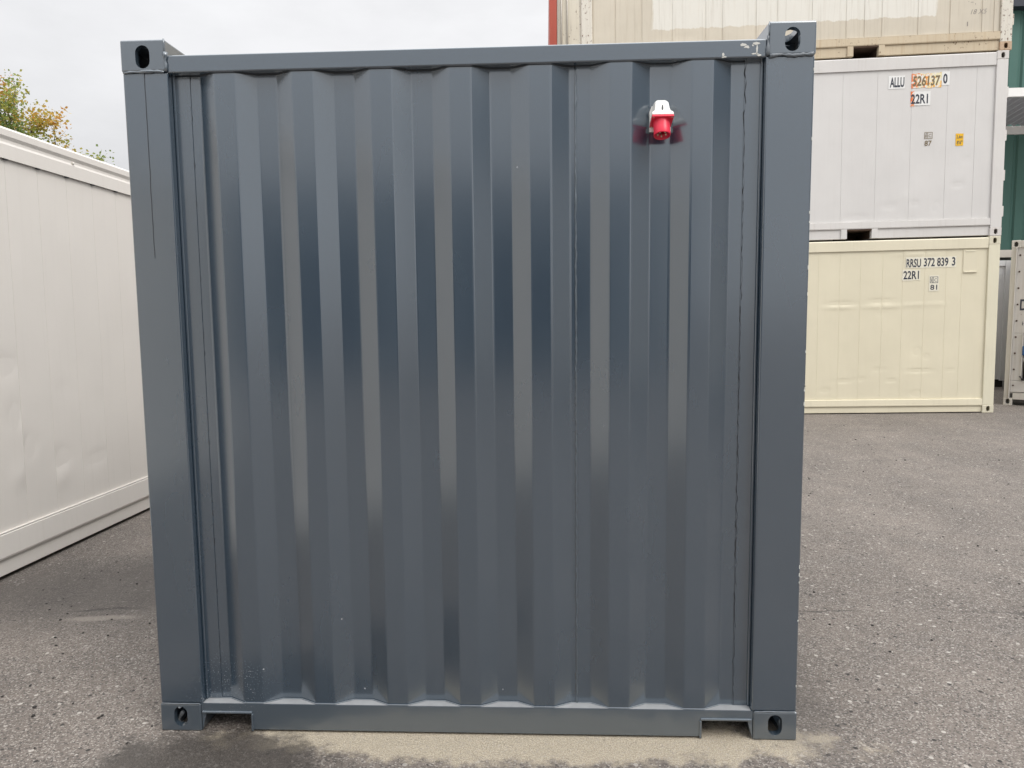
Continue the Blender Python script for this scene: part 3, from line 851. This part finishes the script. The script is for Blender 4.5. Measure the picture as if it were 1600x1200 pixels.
MB().box(.0815, .205, .022, .04, .40, 1.147, .002).build('lower_panel', m_d['p'], dt)
MB().box(.0815, W8 - .0815, .018, .05, .215, .395, .006).build('lower_panel', m_d['p'], dt)
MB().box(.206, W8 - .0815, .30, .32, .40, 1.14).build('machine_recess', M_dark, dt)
MB().box(.206, .222, .0, .30, .40, 1.14).build('recess_frame', m_d['p'], dt)
for i in range(9):
    z = 2.36 - i * .255
    MB().tube([(.118, .0215, z), (.118, .008, z)], [.014, .010], 10).build('bolt', M_rustdark, dt)
for i in range(6):
    MB().tube([(.30 + i * .3, .0215, 2.40), (.30 + i * .3, .008, 2.40)], [.014, .010], 10).build('bolt', M_rustdark, dt)
lettering('DLMU', .150, 1.50, .42, .175, M_ink, dt, y=.0205, bold=.02)
lettering('i+3', .19, 1.27, .12, .06, M_ink, dt, y=.0205)
MB().box(.215, 1.1, -.03, .12, .80, .95, .01).build('blue_cover', M_blue, dt)
MB().tube([(.22, .03, .78), (.30, .03, .60), (.42, .03, .42)], .03, 8).build('brace', m_d['p'], dt)
MB().tube([(.20, .0, .47), (.23, -.01, .42), (.28, -.01, .41)], .016, 8).build('valve_pipe', M_dark, dt)
MB().box(.03, W8 - .03, .055, .30, .19, .21).build('floor', m_d['p'], dt)
for xx in (.006, W8 - .045):
    MB().box(xx, xx + .039, .179, 6.05, .02, 2.58).build('side_wall', m_d['p'], dt)
MB().box(.046, W8 - .046, .33, 6.05, 2.53, 2.57).build('roof', m_d['p'], dt)

# -- white container in the gap
m_g = paint('cool_white_paint', (.60, .61, .62), .45, .05, .08)
m_gt = paint('beige_rail_paint', (.52, .48, .44), .5, .06, .2, rust=.1)
gt = thing('white_container', 'cool white container seen in the narrow gap behind the pale yellow one', 'container', (3.08, 11.93, .03))
MB().box(.0, 6.058, .0, 2.4, .16, 2.435).build('side_wall', m_g, gt)
MB().box(5.955, 6.057, -.04, -.001, .14, 2.43).build('corner_post', m_g, gt)
MB().box(.0, 6.057, -.03, -.001, 2.33, 2.43).build('side_lip', m_g, gt)
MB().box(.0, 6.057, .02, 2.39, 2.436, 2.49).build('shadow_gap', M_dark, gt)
MB().box(.0, 6.057, -.03, 2.39, 2.491, 2.63).build('top_rail', m_gt, gt)
MB().box(.0, 6.057, .05, 2.3, .0, .158).build('base_frame', M_dark, gt)

# ------------------------------------------------------------------ green warehouse with canopy
M_green = paint('green_cladding_paint', (.060, .155, .128), .5, .05, .05)
M_roof = flat('dark_roof_metal', (.03, .035, .05), .5)
M_can = flat('translucent_grey_sheet', (.33, .33, .34), .6)
wb = thing('warehouse', 'green corrugated metal warehouse with a grey canopy behind the right stack', 'building', (7.6, 16.2, 0))
mb = MB(); prf = []; x = 0
while x < 24:
    prf += [(x, 0), (x + .20, 0), (x + .235, .04), (x + .285, .04)]; x += .32
ring = prf + [(24, 0), (24, .08), (0, .08)]
for z0_, z1_ in ((0, 5.72), (5.92, 8.60)):
    m2 = MB(); m2.poly([(a, -b if False else b, z0_) for a, b in ring], (0, 0, z1_ - z0_)); m2.build('cladding', M_green, wb)
MB().box(0, 24, -.03, .09, 5.723, 5.917).build('wall_flashing', M_white, wb)
MB().box(-.1, 24.1, -.25, 14.2, 8.603, 8.85).build('roof', M_roof, wb)
MB().box(.01, 23.9, .10, 14, 0, 8.60).build('building_core', M_roof, wb)
mb = MB(); x = 0; rib = []
while x < 24: rib += [(x, 0), (x + .06, .05), (x + .13, .05), (x + .19, 0)]; x += .19
up = [(a, -.035, 5.90 + b) for a, b in rib]; n = len(up)
va = [mb.bm.verts.new(p) for p in up]; vb_ = [mb.bm.verts.new((p[0], -1.95, p[2] + .22)) for p in up]
for k in range(n - 1):
    if abs(up[k + 1][0] - up[k][0]) > 1e-6: mb.bm.faces.new((va[k], va[k + 1], vb_[k + 1], vb_[k]))
r_ = bmesh.ops.solidify(mb.bm, geom=mb.bm.faces[:], thickness=.004)
mb.build('canopy_sheet', M_can, wb)
MB().box(0, 24, -2.02, -1.955, 6.08, 6.26).build('canopy_gutter', M_white, wb)
for i in range(5): MB().box(.6 + i * 5.6, .72 + i * 5.6, -1.9, -1.78, 0, 6.08).build('canopy_post', M_white, wb)

# ------------------------------------------------------------------ unseen hall and container stack, added to shape reflections in the glossy paint
bk = thing('reflection_hall', 'low grey hall added unseen behind the camera to darken the wall reflections', 'building', (-40, -17, 0))
M_hall = paint('dull_slate_cladding', (.29, .32, .35), .6, .08, .15)
MB().box(0, 44, -12, 0, 0, 4.6).build('hall_wall', M_hall, bk)
MB().box(-.3, 44.3, -12.3, .3, 4.603, 4.9).build('roof', M_roof, bk)
for i in range(7): MB().box(2 + i * 6, 5.6 + i * 6, .002, .08, .02, 3.6).build('roller_door', M_roof , bk)

for k in range(3):  # unseen stack added so the ribs have pale and dark levels to reflect
    m_k = (paint('pale_container_paint', (.62, .60, .57), .45), paint('pale_grey_container_paint', (.60, .60, .60), .45), paint('slate_blue_paint', (.27, .30, .33), .45))[k]
    t = thing('reflection_container', ('pale container added unseen for reflections, on the ground right of and behind the camera', 'pale grey container added unseen for reflections, middle of the stack behind the camera', 'slate grey container added unseen for reflections, topping the stack behind the camera')[k],
              'container', (12.6, 0.2, 2.598 * k), (0, 0, rad(-90)), group='unseen containers added right of the camera for reflections')
    MB().box(.16, 12.03, .03, 2.40, .15, 2.45).build('wall', m_k, t)
    for z0_, z1_ in ((.02, .148), (2.452, 2.58)): MB().box(.163, 12.028, .005, 2.43, z0_, z1_, .005).build('rail', m_k, t)
    for xx, m in ((0, False), (12.03, True)):
        for yy, my in ((0, False), (2.26, True)):
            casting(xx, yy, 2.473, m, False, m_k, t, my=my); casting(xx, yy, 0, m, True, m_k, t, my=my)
            MB().box(xx + .003, xx + .157, yy + .003, yy + .17, .119, 2.472, .005).build('corner_post', m_k, t)
# ------------------------------------------------------------------ trees
def leaf_mat(name, cols):
    t = NT(name)
    oi = t.n.new('ShaderNodeAttribute'); oi.attribute_name = 'tint'
    ramp = t.n.new('ShaderNodeValToRGB'); ramp.color_ramp.interpolation = 'LINEAR'
    e = ramp.color_ramp.elements
    e[0].position = 0; e[0].color = (*cols[0], 1); e[1].position = 1; e[1].color = (*cols[-1], 1)
    for i, c_ in enumerate(cols[1:-1]):
        k = e.new((i + 1) / (len(cols) - 1)); k.color = (*c_, 1)
    t.l.new(oi.outputs['Fac'], ramp.inputs[0]); t.set('Base Color', ramp.outputs[0]); t.set('Roughness', .6)
    tr = t.n.new('ShaderNodeBsdfTranslucent'); t.l.new(ramp.outputs[0], tr.inputs[0])
    ms = t.n.new('ShaderNodeMixShader'); ms.inputs[0].default_value = .35
    t.l.new(t.b.outputs[0], ms.inputs[1]); t.l.new(tr.outputs[0], ms.inputs[2]); t.l.new(ms.outputs[0], t.out.inputs[0])
    return t.m
M_leaf = leaf_mat('autumn_leaves', [(.12, .19, .05), (.24, .31, .07), (.42, .38, .08), (.58, .38, .07), (.52, .22, .06), (.28, .12, .05)])
M_bark = flat('grey_brown_bark', (.13, .10, .075), .9, var=.3)
def tree(name, label, base, cz, R_, seed, nl, leaf=.10, squash=1.0):
    q = random.Random(seed)
    t = thing(name, label, 'tree', base, group='autumn trees beyond the left container')
    tr = MB(); pts = [(0, 0, -.1), (.08, .05, cz * .3), (-.05, .1, cz * .6), (0, 0, cz)]
    tr.tube(pts, [.30, .24, .19, .12], 10).build('trunk', M_bark, t)
    mb = MB(); tips = []
    def branch(p, d, ln, r, lv):
        q_pts = [p]; rr = [r]; c_ = Vector(p); dd = Vector(d)
        for i in range(4):
            dd = (dd + Vector((q.uniform(-.3, .3), q.uniform(-.3, .3), q.uniform(-.12, .3)))).normalized()
            c_ = c_ + dd * ln / 4; q_pts.append(tuple(c_)); rr.append(r * (1 - .2 * (i + 1)))
            if lv < 3 and i >= 1:
                for _ in range(2 if lv == 0 else 1):
                    nd = (dd + Vector((q.uniform(-1, 1), q.uniform(-1, 1), q.uniform(-.5, .7)))).normalized()
                    branch(tuple(c_), nd, ln * .58, r * .5, lv + 1)
            if lv >= 2: tips.append((tuple(c_), dd.copy()))
        mb.tube(q_pts, rr, 5 if lv else 7)
    for k in range(11):
        a = 6.283 * k / 11 + q.uniform(-.3, .3); el = q.uniform(-.1, 1.2)
        branch((0, 0, cz * q.uniform(.62, .98)), Vector((math.cos(a) * math.cos(el), math.sin(a) * math.cos(el), math.sin(el))), R_ * q.uniform(.75, 1.0), .075, 0)
    mb.build('limbs', M_bark, t)
    verts, faces, tint = [], [], []
    for i in range(nl):
        p, d = tips[q.randrange(len(tips))]
        tn = min(1, max(0, .33 + .6 * noise.noise(Vector(p) * .9 + Vector((seed, 0, 0))) + q.uniform(-.16, .16)))
        o_ = Vector(p) + Vector((q.gauss(0, .16), q.gauss(0, .16), q.gauss(0, .13)))
        a = Vector((q.uniform(-1, 1), q.uniform(-1, 1), q.uniform(-.8, .4))).normalized(); b_ = a.orthogonal().normalized()
        b_ = (b_ + a.cross(b_) * q.uniform(-1.5, 1.5)).normalized()
        s = leaf * q.uniform(.5, 1.15); k = len(verts)
        nrm = a.cross(b_)
        verts += [tuple(o_), tuple(o_ + a * s * .5 + b_ * s * .36 + nrm * s * .08), tuple(o_ + a * s), tuple(o_ + a * s * .5 - b_ * s * .36 + nrm * s * .08)]
        faces.append((k, k + 1, k + 2, k + 3)); tint.append(tn)
    me = bpy.data.meshes.new('crown'); me.from_pydata(verts, [], faces)
    at = me.attributes.new('tint', 'FLOAT', 'FACE'); at.data.foreach_set('value', tint)
    cr_ = link('crown', me, M_leaf, t)
    return t
tree('maple_tree', 'autumn tree with green, orange and brown leaves rising over the left container', (-18.55, 20.6, 0), 5.9, 2.6, 11, 26000, .13)
tree('bare_tree', 'distant tree top just showing over the left container beside the grey one', (-16.15, 24.2, 0), 6.75, .62, 5, 700, .11)

# ------------------------------------------------------------------ loose grit
q = random.Random(12); mb = MB(); M_grit = flat('dark_grit', (.03, .027, .025), .9)
for i in range(420):
    if i % 2: x, y = q.uniform(1.3, 6.5), q.uniform(-.6, 8)
    else: x, y = q.uniform(-3.0, -1.25), q.uniform(-.5, 4)
    s = q.uniform(.003, .008) * (1.3 if y > 4 else 1); z = gz(x, y)
    b = bmesh.new(); bmesh.ops.create_icosphere(b, subdivisions=1, radius=s)
    for v in b.verts: v.co = Vector((v.co.x * q.uniform(.7, 1.5), v.co.y * q.uniform(.7, 1.5), v.co.z * .6)) + Vector((x, y, z + s * .35))
    mb.join(b)
o = mb.build('grit', M_grit); o['kind'] = 'stuff'; o['label'] = 'dark loose grit scattered on the asphalt'
